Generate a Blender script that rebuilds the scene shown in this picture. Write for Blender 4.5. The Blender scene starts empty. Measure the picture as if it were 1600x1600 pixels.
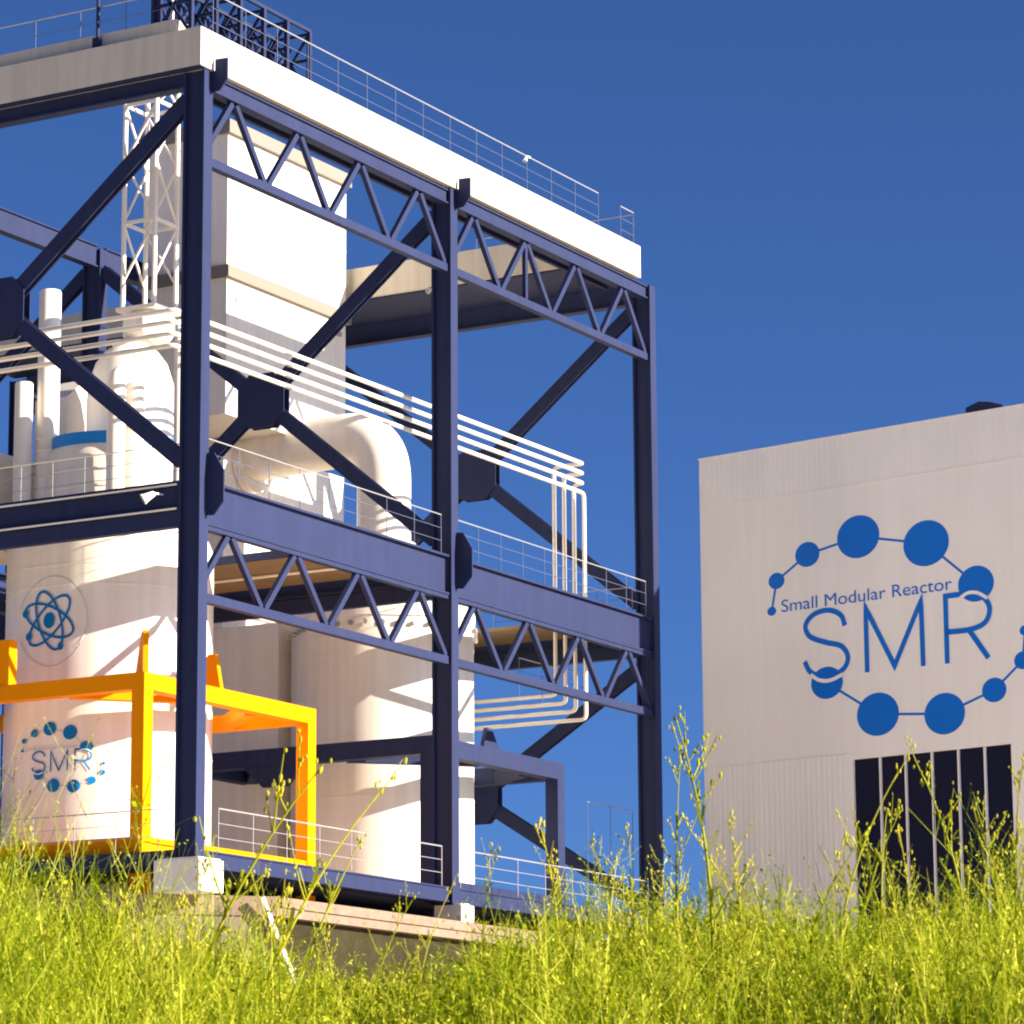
import bpy, math, random
import numpy as np
from mathutils import Vector, Matrix

scene = bpy.context.scene
COL = scene.collection
R = math.radians

# ------------------------------------------------------------------ camera
# world axes: X runs along the long sunlit side of the steel frame, Y along its
# short side, Z up; z = 0 is the foot of the columns, metres throughout
RIGHT = Vector((0.4949447783, -0.8689027999, -0.0061311144))
DOWN = Vector((0.1681934667, 0.1027241977, -0.9803870138))
FWD = Vector((0.8524908352, 0.4842062198, 0.1969865794))
EYE = Vector((-76.660, -53.317, -9.349))
cam_data = bpy.data.cameras.new("camera")
cam = bpy.data.objects.new("camera", cam_data)
COL.objects.link(cam)
m = Matrix.Identity(4)
for i in range(3):
    m[i][0] = RIGHT[i]; m[i][1] = -DOWN[i]; m[i][2] = -FWD[i]; m[i][3] = EYE[i]
cam.matrix_world = m
cam_data.sensor_width = 36.0
cam_data.lens = 122.66
cam_data.clip_start = 0.1
cam_data.clip_end = 3000.0
cam_data.dof.use_dof = True
cam_data.dof.focus_distance = 92.0
cam_data.dof.aperture_fstop = 32.0
scene.camera = cam

# ------------------------------------------------------------------ sky + sun
SUN_X, SUN_Y, SUN_Z = 0.20, -0.98, 0.375
sdir = Vector((SUN_X, SUN_Y, SUN_Z)).normalized()
sun_elev = math.asin(sdir.z)
sun_azim = math.atan2(sdir.x, sdir.y)          # clockwise from +Y
world = bpy.data.worlds.new("World")
scene.world = world
world.use_nodes = True
wn = world.node_tree.nodes
wl = world.node_tree.links
bg = wn["Background"]
sky = wn.new("ShaderNodeTexSky")
sky.sky_type = 'NISHITA'
sky.sun_disc = False
sky.sun_elevation = sun_elev
sky.sun_rotation = sun_azim
sky.altitude = 300.0
sky.air_density = 0.5
sky.dust_density = 2.0
sky.ozone_density = 10.0
hs = wn.new("ShaderNodeHueSaturation")
hs.inputs["Saturation"].default_value = 0.98
wl.new(sky.outputs[0], hs.inputs["Color"])
wl.new(hs.outputs[0], bg.inputs[0])
bg.inputs[1].default_value = 0.054
sun_data = bpy.data.lights.new("sun", 'SUN')
sun_data.energy = 5.0
sun_data.color = (1.0, 0.89, 0.74)
sun_data.angle = R(0.5)
sun = bpy.data.objects.new("sun", sun_data)
COL.objects.link(sun)
sun.rotation_euler = sdir.to_track_quat('Z', 'Y').to_euler()
sun.location = (0, -60, 60)

scene.view_settings.view_transform = 'Standard'
scene.view_settings.look = 'None'
scene.view_settings.exposure = 1.6
scene.view_settings.gamma = 1.0
scene.view_settings.use_curve_mapping = False
scene.render.engine = 'CYCLES'
scene.cycles.max_bounces = 8
scene.cycles.filter_width = 2.0

# ------------------------------------------------------------------ materials
def principled(name, base, rough=0.5, metal=0.0, spec=0.5, noise=0.0, scale=2.0, bump=0.0, bscale=30.0, streak=0.0):
    mt = bpy.data.materials.new(name); mt.use_nodes = True
    nt = mt.node_tree; b = nt.nodes["Principled BSDF"]
    b.inputs["Base Color"].default_value = (*base, 1)
    b.inputs["Roughness"].default_value = rough
    b.inputs["Metallic"].default_value = metal
    b.inputs["Specular IOR Level"].default_value = spec
    if noise:
        tc = nt.nodes.new("ShaderNodeTexCoord")
        n = nt.nodes.new("ShaderNodeTexNoise"); n.inputs["Scale"].default_value = scale
        n.inputs["Detail"].default_value = 6.0; n.inputs["Roughness"].default_value = 0.65
        cr = nt.nodes.new("ShaderNodeValToRGB")
        cr.color_ramp.elements[0].position = 0.3; cr.color_ramp.elements[1].position = 0.7
        cr.color_ramp.elements[0].color = (*[c * (1 - noise) for c in base], 1)
        cr.color_ramp.elements[1].color = (*[min(1, c * (1 + noise * 0.4)) for c in base], 1)
        nt.links.new(tc.outputs["Object"], n.inputs["Vector"])
        nt.links.new(n.outputs["Fac"], cr.inputs["Fac"])
        nt.links.new(cr.outputs["Color"], b.inputs["Base Color"])
    if streak:                                      # faint weather streaks running down
        tc3 = nt.nodes.new("ShaderNodeTexCoord"); mp = nt.nodes.new("ShaderNodeMapping")
        mp.inputs["Scale"].default_value = (2.2, 2.2, 0.10)
        n3 = nt.nodes.new("ShaderNodeTexNoise"); n3.inputs["Scale"].default_value = 1.6; n3.inputs["Detail"].default_value = 5.0
        r3 = nt.nodes.new("ShaderNodeValToRGB"); r3.color_ramp.elements[0].position = 0.40; r3.color_ramp.elements[1].position = 0.62
        r3.color_ramp.elements[0].color = (1 - streak, 1 - streak * 1.1, 1 - streak * 1.3, 1); r3.color_ramp.elements[1].color = (1, 1, 1, 1)
        mx3 = nt.nodes.new("ShaderNodeMix"); mx3.data_type = 'RGBA'; mx3.blend_type = 'MULTIPLY'; mx3.inputs["Factor"].default_value = 1.0
        src = b.inputs["Base Color"].links[0].from_socket
        nt.links.new(tc3.outputs["Object"], mp.inputs["Vector"]); nt.links.new(mp.outputs[0], n3.inputs["Vector"]); nt.links.new(n3.outputs["Fac"], r3.inputs["Fac"])
        nt.links.new(src, mx3.inputs["A"]); nt.links.new(r3.outputs["Color"], mx3.inputs["B"]); nt.links.new(mx3.outputs["Result"], b.inputs["Base Color"])
    if bump:
        tc2 = nt.nodes.new("ShaderNodeTexCoord")
        n2 = nt.nodes.new("ShaderNodeTexNoise"); n2.inputs["Scale"].default_value = bscale
        n2.inputs["Detail"].default_value = 4.0
        bp = nt.nodes.new("ShaderNodeBump"); bp.inputs["Strength"].default_value = bump
        bp.inputs["Distance"].default_value = 0.02
        nt.links.new(tc2.outputs["Object"], n2.inputs["Vector"])
        nt.links.new(n2.outputs["Fac"], bp.inputs["Height"])
        nt.links.new(bp.outputs["Normal"], b.inputs["Normal"])
    return mt

NAVY = principled("navy_steel_paint", (0.0235, 0.0315, 0.084), 0.6, 0.0, 0.10, 0.08, 1.2, 0.0, 30, 0.09)
WHITE = principled("white_paint", (0.86, 0.79, 0.69), 0.5, 0.0, 0.3, 0.05, 0.6, 0.0, 30, 0.07)
CREAM = principled("cream_cladding", (0.58, 0.53, 0.44), 0.55, 0.0, 0.3, 0.05, 0.5, 0.0, 30, 0.10)
ORANGE = principled("orange_steel_paint", (0.84, 0.27, 0.0005), 0.55, 0.0, 0.04, 0.05, 1.0)
BANDC = principled("cream_band", (0.205, 0.185, 0.155), 0.6, 0.0, 0.2)
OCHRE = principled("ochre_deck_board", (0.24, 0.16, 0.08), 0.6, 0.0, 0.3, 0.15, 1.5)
GALV = principled("galvanised_rail", (0.40, 0.40, 0.42), 0.45, 0.5, 0.5)
DARKRAIL = principled("dark_rail_post", (0.10, 0.12, 0.20), 0.5, 0.2, 0.5)
PIPEW = principled("cream_pipe", (0.80, 0.74, 0.62), 0.45, 0.0, 0.4)
CLAMP = principled("grey_clamp", (0.35, 0.34, 0.33), 0.5, 0.4, 0.5)
BLUE = principled("blue_emblem_paint", (0.0005, 0.155, 0.65), 0.4, 0.0, 0.15)
TEALBLUE = principled("blue_decal", (0.002, 0.16, 0.42), 0.4, 0.0, 0.15, 0.0, 0.5)
FADED = principled("faint_outline", (0.55, 0.52, 0.48), 0.5)
BLUEBAND = principled("bright_blue_band", (0.01, 0.22, 0.62), 0.4, 0.0, 0.5)
VOIDSHADE = principled("painted_void_shade", (0.035, 0.030, 0.014), 0.95, 0.0, 0.1, 0.4, 2.0)
EDGEC = principled("brown_concrete", (0.20, 0.165, 0.115), 0.9, 0.0, 0.1, 0.3, 2.0)
CONC = principled("pale_concrete", (0.235, 0.165, 0.12), 0.85, 0.0, 0.2, 0.25, 2.5, 0.3, 20)
WCONC = principled("white_concrete", (0.72, 0.68, 0.62), 0.8, 0.0, 0.2, 0.12, 3.0)
FLOORM = principled("pale_bounce_floor", (0.78, 0.66, 0.50), 0.7, 0.0, 0.2, 0.1, 1.0)
FACADE = principled("beige_panel", (0.91, 0.89, 0.84), 0.5, 0.0, 0.2, 0.03, 0.35, 0.0, 30, 0.025)
DOORM = principled("navy_door_panel", (0.007, 0.009, 0.032), 0.5, 0.0, 0.1)
BLACKM = principled("black_rubber", (0.01, 0.01, 0.012), 0.5)
LAMPM = principled("white_lamp_housing", (0.85, 0.83, 0.78), 0.35)
BOUNCEGND = principled("pale_bounce_ground", (0.80, 0.70, 0.56), 0.95, 0.0, 0.1, 0.4, 1.5, 0.5, 6)  # very pale tone for unseen ground, meant to bounce warm light

def ground_mat():
    mt = principled("bank_soil_to_bounce_ground", (0.80, 0.70, 0.56), 0.95, 0.0, 0.1, 0.3, 1.5, 0.5, 6)  # unseen ground beyond the bank, made pale to bounce warm fill on shaded whites
    nt = mt.node_tree; b = nt.nodes["Principled BSDF"]
    src = b.inputs["Base Color"].links[0].from_socket
    at = nt.nodes.new("ShaderNodeAttribute"); at.attribute_name = "bounce_ground"
    mx = nt.nodes.new("ShaderNodeMix"); mx.data_type = 'RGBA'
    mx.inputs["A"].default_value = (0.055, 0.050, 0.018, 1)
    nt.links.new(at.outputs["Fac"], mx.inputs["Factor"]); nt.links.new(src, mx.inputs["B"])
    nt.links.new(mx.outputs["Result"], b.inputs["Base Color"])
    return mt
def leaf_mat(name, base, trans, vary=0.35, scale=3.0):
    mt = bpy.data.materials.new(name); mt.use_nodes = True
    nt = mt.node_tree; b = nt.nodes["Principled BSDF"]; out = nt.nodes["Material Output"]
    b.inputs["Roughness"].default_value = 0.55
    b.inputs["Specular IOR Level"].default_value = 0.12
    at = nt.nodes.new("ShaderNodeAttribute"); at.attribute_name = "tint"
    mix = nt.nodes.new("ShaderNodeValToRGB")
    e = mix.color_ramp.elements
    e[0].position = 0.0; e[0].color = (base[0] * 0.16, base[1] * 0.30, base[2] * 0.6 + .002, 1)
    e[1].position = 1.0; e[1].color = (min(1, base[0] * 2.3), min(1, base[1] * 1.85), 0.08, 1)
    k = e.new(0.5); k.color = (*base, 1)
    nt.links.new(at.outputs["Fac"], mix.inputs["Fac"])
    nt.links.new(mix.outputs["Color"], b.inputs["Base Color"])
    tr = nt.nodes.new("ShaderNodeBsdfTranslucent")
    nt.links.new(mix.outputs["Color"], tr.inputs["Color"])
    ms = nt.nodes.new("ShaderNodeMixShader"); ms.inputs["Fac"].default_value = trans
    nt.links.new(b.outputs[0], ms.inputs[1]); nt.links.new(tr.outputs[0], ms.inputs[2])
    nt.links.new(ms.outputs[0], out.inputs["Surface"])
    return mt
GRASS = leaf_mat("grass_blade", (0.315, 0.375, 0.002), 0.42)
WEED = leaf_mat("weed_stem", (0.36, 0.37, 0.015), 0.35)

# ------------------------------------------------------------------ mesh helper
class MB:
    def __init__(s): s.v = []; s.f = []; s.sm = []
    def add(s, vs, fs, smooth=False):
        o = len(s.v); s.v += [tuple(p) for p in vs]
        s.f += [tuple(i + o for i in f) for f in fs]; s.sm += [smooth] * len(fs)
        return s
    def box(s, x0, x1, y0, y1, z0, z1):
        vs = [(x0,y0,z0),(x1,y0,z0),(x1,y1,z0),(x0,y1,z0),(x0,y0,z1),(x1,y0,z1),(x1,y1,z1),(x0,y1,z1)]
        return s.add(vs, [(0,3,2,1),(4,5,6,7),(0,1,5,4),(1,2,6,5),(2,3,7,6),(3,0,4,7)])
    def bar(s, p0, p1, w, h, up=(0, 0, 1), off=(0, 0)):
        p0 = Vector(p0); p1 = Vector(p1); d = (p1 - p0).normalized(); up = Vector(up)
        a = d.cross(up).normalized(); b = a.cross(d).normalized()
        c = a * off[0] + b * off[1]; vs = []
        for p in (p0, p1):
            for i, j in ((-1,-1),(1,-1),(1,1),(-1,1)):
                vs.append(p + c + a * (w / 2 * i) + b * (h / 2 * j))
        return s.add(vs, [(0,1,2,3),(7,6,5,4),(0,4,5,1),(1,5,6,2),(2,6,7,3),(3,7,4,0)])
    def ibeam(s, p0, p1, w, h, tf=0.05, tw=0.05, up=(0, 0, 1)):
        s.bar(p0, p1, w, tf, up, (0, h / 2 - tf / 2))
        s.bar(p0, p1, w, tf, up, (0, -h / 2 + tf / 2))
        return s.bar(p0, p1, tw, h - 2 * tf, up)
    def tube(s, pts, r, n=10, smooth=True, r1=None, cap=True):
        pts = [Vector(p) for p in pts]; N = len(pts)
        t0 = (pts[1] - pts[0]).normalized()
        up = Vector((0, 0, 1)) if abs(t0.z) < 0.9 else Vector((1, 0, 0))
        a = t0.cross(up).normalized(); vs = []; prev = t0
        for i, p in enumerate(pts):
            if i == 0: t = t0
            elif i == N - 1: t = (pts[-1] - pts[-2]).normalized()
            else: t = ((pts[i + 1] - p).normalized() + (p - pts[i - 1]).normalized()).normalized()
            a = (a - t * a.dot(t)).normalized(); b = t.cross(a)
            rr = r if r1 is None else r + (r1 - r) * i / (N - 1)
            for k in range(n):
                g = 2 * math.pi * k / n
                vs.append(p + a * (rr * math.cos(g)) + b * (rr * math.sin(g)))
        fs = []
        for i in range(N - 1):
            for k in range(n):
                fs.append((i*n+k, i*n+(k+1)%n, (i+1)*n+(k+1)%n, (i+1)*n+k))
        s.add(vs, fs, smooth)
        if cap:
            o = len(s.v) - N * n
            s.f.append(tuple(o + k for k in reversed(range(n)))); s.sm.append(False)
            s.f.append(tuple(o + (N-1)*n + k for k in range(n))); s.sm.append(False)
        return s
    def lathe(s, cx, cy, prof, n=32, smooth=True, a0=0.0):
        vs = []; fs = []
        for r, z in prof:
            for k in range(n):
                g = a0 + 2 * math.pi * k / n
                vs.append((cx + r * math.cos(g), cy + r * math.sin(g), z))
        for i in range(len(prof) - 1):
            for k in range(n):
                fs.append((i*n+k, i*n+(k+1)%n, (i+1)*n+(k+1)%n, (i+1)*n+k))
        s.add(vs, fs, smooth)
        o = len(s.v) - len(vs)
        s.f.append(tuple(o + k for k in reversed(range(n)))); s.sm.append(False)
        s.f.append(tuple(o + (len(prof)-1)*n + k for k in range(n))); s.sm.append(False)
        return s
    def prism(s, pts, ext):
        pts = [Vector(p) for p in pts]; e = Vector(ext); n = len(pts)
        vs = pts + [p + e for p in pts]
        fs = [tuple(reversed(range(n))), tuple(range(n, 2 * n))]
        fs += [(i, (i + 1) % n, n + (i + 1) % n, n + i) for i in range(n)]
        return s.add(vs, fs)
    def ball(s, c, r, n=8, sc=(1, 1, 1)):
        prof = []; c = Vector(c); vs = []; fs = []; m_ = max(4, n // 2 + 1)
        for i in range(m_ + 1):
            t = math.pi * (i + 0.001) / (m_ + 0.002)
            for k in range(n):
                g = 2 * math.pi * k / n
                vs.append((c.x + r*sc[0]*math.sin(t)*math.cos(g), c.y + r*sc[1]*math.sin(t)*math.sin(g), c.z - r*sc[2]*math.cos(t)))
        for i in range(m_):
            for k in range(n):
                fs.append((i*n+k, i*n+(k+1)%n, (i+1)*n+(k+1)%n, (i+1)*n+k))
        return s.add(vs, fs, True)
    def build(s, name, mat, parent=None, root=None):
        """link as ONE mesh object; vertices are given in world metres"""
        base = Vector((0, 0, 0))
        if parent is not None:
            base = root_loc(parent)
        me = bpy.data.meshes.new(name)
        me.from_pydata([(v[0]-base.x, v[1]-base.y, v[2]-base.z) for v in s.v], [], s.f)
        me.polygons.foreach_set("use_smooth", s.sm)
        me.materials.append(mat); me.update()
        if any(s.sm): me.set_sharp_from_angle(angle=R(43))
        o = bpy.data.objects.new(name, me); COL.objects.link(o)
        if parent is not None: o.parent = parent
        return o

def root_loc(o):
    p = Vector((0, 0, 0))
    while o is not None:
        p += o.location; o = o.parent
    return p
def thing(name, label, cat, loc=(0, 0, 0), group=None):
    o = bpy.data.objects.new(name, None); COL.objects.link(o); o.location = loc
    o.empty_display_size = 0.3
    o["label"] = label; o["category"] = cat
    if group: o["group"] = group
    return o
def tag(o, label, cat, group=None):
    o["label"] = label; o["category"] = cat
    if group: o["group"] = group
    return o
def arc(p_prev, corner, p_next, r, n=6):
    """rounded pipe corner"""
    a = Vector(p_prev); c = Vector(corner); b = Vector(p_next)
    u = (a - c).normalized(); w = (b - c).normalized()
    s = c + u * r; e = c + w * r
    return [s.lerp(c, t).lerp(c.lerp(e, t), t) for t in [i / n for i in range(n + 1)]]
def rounded(pts, r, n=6):
    out = [Vector(pts[0])]
    for i in range(1, len(pts) - 1): out += arc(pts[i-1], pts[i], pts[i+1], r, n)
    out.append(Vector(pts[-1])); return out

# ================================================================== GROUND
DN = Vector((FWD.x, FWD.y, 0)).normalized()      # horizontal, away from the bank
DE = Vector((DN.y, -DN.x, 0))                    # horizontal, along the bank
def bank(e, n, z): return Vector((EYE.x, EYE.y, 0)) + DE * e + DN * n + Vector((0, 0, z))
def ground_z(e, n):
    x = [-400, -2, 3, 6, 8.5, 10.5, 13, 60, 84, 110, 150, 900]
    y = [-11.2, -11.0, -10.45, -9.75, -9.02, -8.72, -8.66, -6.4, -4.9, -4.6, -4.6, -4.6]
    z = float(np.interp(n, x, y))
    w = math.exp(-((n - 9.5) / 6.0) ** 2)
    z += w * (0.05 * math.sin(e * 2.3 + 0.6) + 0.035 * math.sin(e * 5.1 + n) + 0.02 * math.sin(n * 3.7 + e * 1.9))
    z += w * 0.05 * e                                            # bank rises a little to the right
    return z
gv = []; gf = []
es = sorted(set(list(np.linspace(-700, -8, 10)) + list(np.linspace(-7, 7, 71)) + list(np.linspace(8, 700, 10))))
ns = sorted(set(list(np.linspace(-300, 0, 6)) + list(np.linspace(0.5, 16, 63)) + list(np.linspace(17, 120, 40)) + list(np.linspace(130, 1200, 12))))
for n in ns:
    for e in es: gv.append(bank(e, n, ground_z(e, n)))
W_ = len(es)
for i in range(len(ns) - 1):
    for j in range(W_ - 1): gf.append((i*W_+j, i*W_+j+1, (i+1)*W_+j+1, (i+1)*W_+j))
g = MB(); g.add(gv, gf, True)
go = g.build("ground", ground_mat()); go["kind"] = "structure"
ga = go.data.attributes.new("bounce_ground", 'FLOAT', 'POINT')
ga.data.foreach_set("value", np.array([np.clip((n - 16) / 10, 0, 1) for n in ns for e in es], dtype=np.float32))

# ================================================================== PLATFORM
BX, BY = 13.45, 13.45
pl = thing("concrete_platform", "pale pinkish concrete slab under the steel frame, the shaded void below it painted as a dark wall", "platform", (13, 6, -2.0))
outline = [(2.35, -1.05), (31, -1.05), (31, 29), (-0.75, 29), (-0.75, 1.75)]
MB().prism([(x, y, -1.45) for x, y in outline], (0, 0, 0.53)).build("slab", CONC, pl)
core = [(2.42, -0.75), (29.5, -0.75), (29.5, 28), (-0.70, 28), (-0.70, 1.85)]
MB().prism([(x, y, -6.0) for x, y in core], (0, 0, 4.548)).build("void_shade_wall", VOIDSHADE, pl)  # dark colour stands in for the shade of the open void under the slab
MB().prism([(2.28, -0.92, -1.46), (-0.72, 1.80, -1.46), (-0.72, 1.80, -6.0), (2.9, -0.92, -6.0)], (0.12, 0.12, 0)).build("end_wall", EDGEC, pl)
MB().bar((1.75, -0.95, -0.98), (3.1, -1.25, -3.4), 0.13, 0.13).build("strut", WCONC, pl)
# lip course along the sunny edge
MB().box(2.5, 30.9, -1.12, -1.052, -1.20, -0.93).build("edge_course", CONC, pl)

def pedestal(x0, x1, y0, y1, z0, z1, lab):
    o = MB(); o.box(x0, x1, y0, y1, z0, z1); o.box(x0 + .06, x1 - .06, y0 + .06, y1 - .06, z1, z1 + 0.05)
    return tag(o.build("column_pedestal", WCONC), lab, "pedestal", "white pedestals under the columns")
pedestal(-0.35, 0.80, -0.36, 1.10, -0.915, -0.06, "white concrete block under the nearest column, beside the orange post foot")
pedestal(13.40, 14.15, -0.34, 0.60, -0.915, -0.30, "white concrete block under the middle column, half sunk in grass")
pedestal(26.5, 27.6, -0.34, 1.02, -0.915, -0.30, "white concrete block under the far right column behind tall grass")

# ================================================================== STEEL FRAME
fr = thing("steel_frame", "tall open navy steel frame with trusses and cream roof edge around white vessels", "steel building", (13.45, 6.7, 0))
CW, CD = 0.42, 0.70                                   # column section
ZT = 22.0
def column(cx, cy, zt=ZT):
    b = MB()
    b.box(cx, cx + CW, cy, cy + 0.07, -0.25, zt)                    # sunny flange
    b.box(cx, cx + CW, cy + CD - 0.07, cy + CD, -0.25, zt)          # back flange
    b.box(cx + 0.10, cx + 0.30, cy + 0.07, cy + CD - 0.07, -0.25, zt)
    b.box(cx - 0.06, cx + CW + 0.06, cy - 0.06, cy + CD + 0.06, -0.29, -0.25)  # base plate
    b.build("column", NAVY, fr)
cols = [(0, 0), (BX, 0), (2*BX, 0), (0, BY), (BX, BY), (2*BX, BY), (BX, 2*BY), (2*BX, 2*BY)]
for cx, cy in cols: column(cx, cy)

# --- sunny long side (y = 0) and its twin at the back (y = 13.45)
def long_side(y, bays, trusses):
    for b0 in bays:
        xa, xb = b0 + CW + 0.01, b0 + BX - 0.01
        yc = y + 0.24
        MB().ibeam((xa, yc, 9.75), (xb, yc, 9.75), 0.34, 1.24, 0.07, 0.06).build("girder", NAVY, fr)
        MB().ibeam((xa, yc, 21.74), (xb, yc, 21.74), 0.34, 0.46 if trusses else 0.75, 0.05, 0.20).build("roof_beam", NAVY, fr)
        MB().ibeam((xa, yc, 0.02), (xb, yc, 0.02), 0.30, 0.46, 0.05, 0.22).build("base_beam", NAVY, fr)
        if not trusses: continue
        for zt, zb in ((21.50, 19.45), (9.09, 7.12)):
            yt = y + 0.22; t = MB()
            t.bar((xa, yt, zb), (xb, yt, zb), 0.24, 0.25)
            if zt < 15: t.bar((xa, yt, zt - 0.03), (xb, yt, zt - 0.03), 0.24, 0.12)
            tr = t.build("truss", NAVY, fr)
            z1 = zt - (0.03 if zt > 15 else 0.09); z0 = zb + 0.125
            p = BX / 4
            for k in range(4):
                xt = b0 + CW/2 + p * (k + 0.5) - 0.15
                for sgn in (-1, 1):
                    xl = xt + sgn * (p / 2 - 0.10)
                    if k == 0 and sgn < 0: xl += 0.05
                    MB().bar((xt + sgn*0.10, yt, z1), (xl, yt, z0), 0.15, 0.17, (1, 0, 0)).build("diagonal", NAVY, tr)
                if zt > 15 and b0 > 5 and k == 1:
                    MB().bar((xt, yt + 0.004, z1 - 0.01), (xt, yt + 0.004, z0), 0.13, 0.15, (1, 0, 0)).build("upright", NAVY, tr)
long_side(0.0, (0.0, BX), True)
long_side(BY, (0.0, BX), False)

# --- transverse frames with cross bracing
def braces(x, y0, zlo, zhi, plate=0.88, w=0.46, d=0.26):
    xc = x + 0.22; ya = y0 + CD - 0.02; yb = y0 + BY + 0.02
    zc = (zlo + zhi) / 2; yc = (ya + yb) / 2
    a = Vector((xc, ya, zhi)); c = Vector((xc, yb, zlo)); e = Vector((xc, yb, zhi)); f = Vector((xc, ya, zlo))
    mid = Vector((xc, yc, zc))
    for p in (a, c, e, f):
        dr = (p - mid).normalized()
        MB().ibeam(mid + dr * 0.62, p, w, d, 0.05, 0.10, (1, 0, 0)).build("brace", NAVY, fr)
    s = plate; k = 0.52
    for xo in (-0.165, 0.135):
        pts = [(xc+xo, yc-s, zc-k*s), (xc+xo, yc-k*s, zc-s), (xc+xo, yc+k*s, zc-s), (xc+xo, yc+s, zc-k*s),
               (xc+xo, yc+s, zc+k*s), (xc+xo, yc+k*s, zc+s), (xc+xo, yc-k*s, zc+s), (xc+xo, yc-s, zc+k*s)]
        MB().prism(pts, (0.03, 0, 0)).build("gusset_plate", NAVY, fr)
for x, y0s in ((0.0, (0.0,)), (BX, (0.0, BY)), (2*BX, (0.0, BY))):
    for y0 in y0s:
        braces(x, y0, 10.9, 21.25)
        xc = x + 0.21; ya = y0 + CD + 0.01; yb = y0 + BY - 0.01
        if x != BX: MB().ibeam((xc, ya, 21.86), (xc, yb, 21.86), 0.36, 0.56 if x < 20 else 0.9, 0.06, 0.20).build("roof_beam", NAVY, fr)
        MB().ibeam((xc, ya, 9.95), (xc, yb, 9.95), 0.40, 0.80, 0.09, 0.10).build("girder", NAVY, fr)
        MB().bar((xc, ya, 9.30), (xc, yb, 9.30), 0.26, 0.44).build("lower_beam", NAVY, fr)
        MB().bar((xc, ya, 0.05), (xc, yb, 0.05), 0.24, 0.42).build("base_beam", NAVY, fr)
braces(2*BX, 0.0, 0.7, 8.7, 0.90)
# cream cable trays on the girder of the near short side
for z in (10.24, 9.565):
    MB().bar((-0.02, CD + 0.05, z), (-0.02, BY - 0.05, z), 0.03, 0.05).build("cable_tray", PIPEW, fr)

# --- end plates that stand proud of the sunny side, for beams still to come
for x in (0.33, BX + 0.29):
    MB().prism([(x, -0.002, 11.10), (x, -0.24, 11.08), (x, -0.56, 10.55), (x, -0.56, 9.70), (x, -0.24, 9.34), (x, -0.002, 9.36)], (0.05, 0, 0)).build("end_plate", NAVY, fr)
    MB().prism([(x, -0.002, 22.02), (x, -0.125, 22.02), (x, -0.125, 22.36), (x, -0.54, 22.34), (x, -0.54, 21.72), (x, -0.30, 21.44), (x, -0.002, 21.40)], (0.05, 0, 0)).build("end_plate", NAVY, fr)

# --- mid level decks, ochre boards seen from below
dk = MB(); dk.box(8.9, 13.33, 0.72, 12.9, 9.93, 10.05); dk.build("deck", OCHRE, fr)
MB().bar((8.84, 0.72, 9.96), (8.84, 12.9, 9.96), 0.10, 0.24).build("deck_edge", NAVY, fr)
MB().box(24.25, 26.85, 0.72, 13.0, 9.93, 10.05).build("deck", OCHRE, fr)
MB().tube([(11.3, 0.75, 9.87), (11.3, 12.6, 9.87)], 0.05, 8).build("deck_pipe", PIPEW, fr)

MB().box(0.5, 26.85, 0.75, 13.2, -0.22, -0.06).build("base_deck", NAVY, fr)
MB().box(0.55, 26.8, 0.80, 13.15, -0.058, -0.02).build("bounce_floor", FLOORM, fr)  # unseen pale sheet added to bounce warm sunlight up onto the vessels
# --- roof: a ring of slabs with a cream fascia, open in the middle
rf = MB()
rf.box(-0.30, 26.12, -0.07, 1.4, 22.04, 23.16)
rf.build("roof_edge", CREAM, fr)
MB().box(-0.29, -0.01, -0.06, 15.0, 22.005, 22.037).build("soffit", NAVY, fr)
rf = MB(); rf.box(-0.30, 0.9, 1.4, 15.0, 22.04, 23.16); rf.build("roof_edge", CREAM, fr)
for ya, yb in ((1.4, 27.2),):
    rf = MB(); rf.box(23.5, 26.12, ya, yb, 22.04, 23.16); rf.build("roof_edge", CREAM, fr)
    MB().box(23.62, 26.6, ya + .1, yb - .1, 21.98, 22.035).build("soffit", NAVY, fr)
MB().box(0.07, 0.85, 1.04, 14.9, 23.16, 23.68).build("roof_kerb", CREAM, fr)
for y in (0.66, 1.2):
    MB().bar((0.5, y, 21.88), (26.0, y, 21.88), 0.12, 0.24).build("purlin", NAVY, fr)
MB().box(0.45, 26.0, 0.45, 1.38, 22.005, 22.035).build("soffit", NAVY, fr)

# ================================================================== RAILINGS
def railing(p0, p1, n, h, lab, rails=(1.0, 0.66, 0.33), r=0.0135, group=None, mats=(GALV, DARKRAIL), base=0.0, pr=0.75):
    p0 = Vector(p0); p1 = Vector(p1)
    t = thing("railing", lab, "railing", (p0 + p1) / 2, group)
    for k, q in enumerate(rails):
        z = Vector((0, 0, h * q))
        MB().tube([p0 + z, p1 + z], r * (1.45 if k == 0 else 0.7), 6).build("rail", mats[0] if k == 0 else mats[1], t)
    for i in range(n):
        p = p0.lerp(p1, i / (n - 1)) + Vector((0, 0, base))
        MB().bar(p, p + Vector((0, 0, h - base)), r * 1.3, r * 1.3, (1, 0, 0)).build("post", mats[1], t)
    return t
railing((0.6, 0.15, 23.16), (23.5, 0.15, 23.16), 15, 1.27, "long thin railing on top of the sunlit cream roof edge")
railing((25.1, 0.15, 23.16), (26.05, 0.15, 23.16), 2, 1.22, "short piece of railing at the far right roof corner")
railing((26.05, 0.2, 23.16), (26.05, 6.4, 23.16), 5, 1.16, "railing running back along the far right end of the roof")
railing((0.10, 1.2, 23.16), (0.10, 14.0, 23.16), 9, 1.36, "railing on the shaded left roof edge with a pale top rail")
railing((0.5, 0.16, 10.37), (13.1, 0.16, 10.37), 9, 1.20, "mid-level railing on the girder in front of the white tower")
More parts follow.
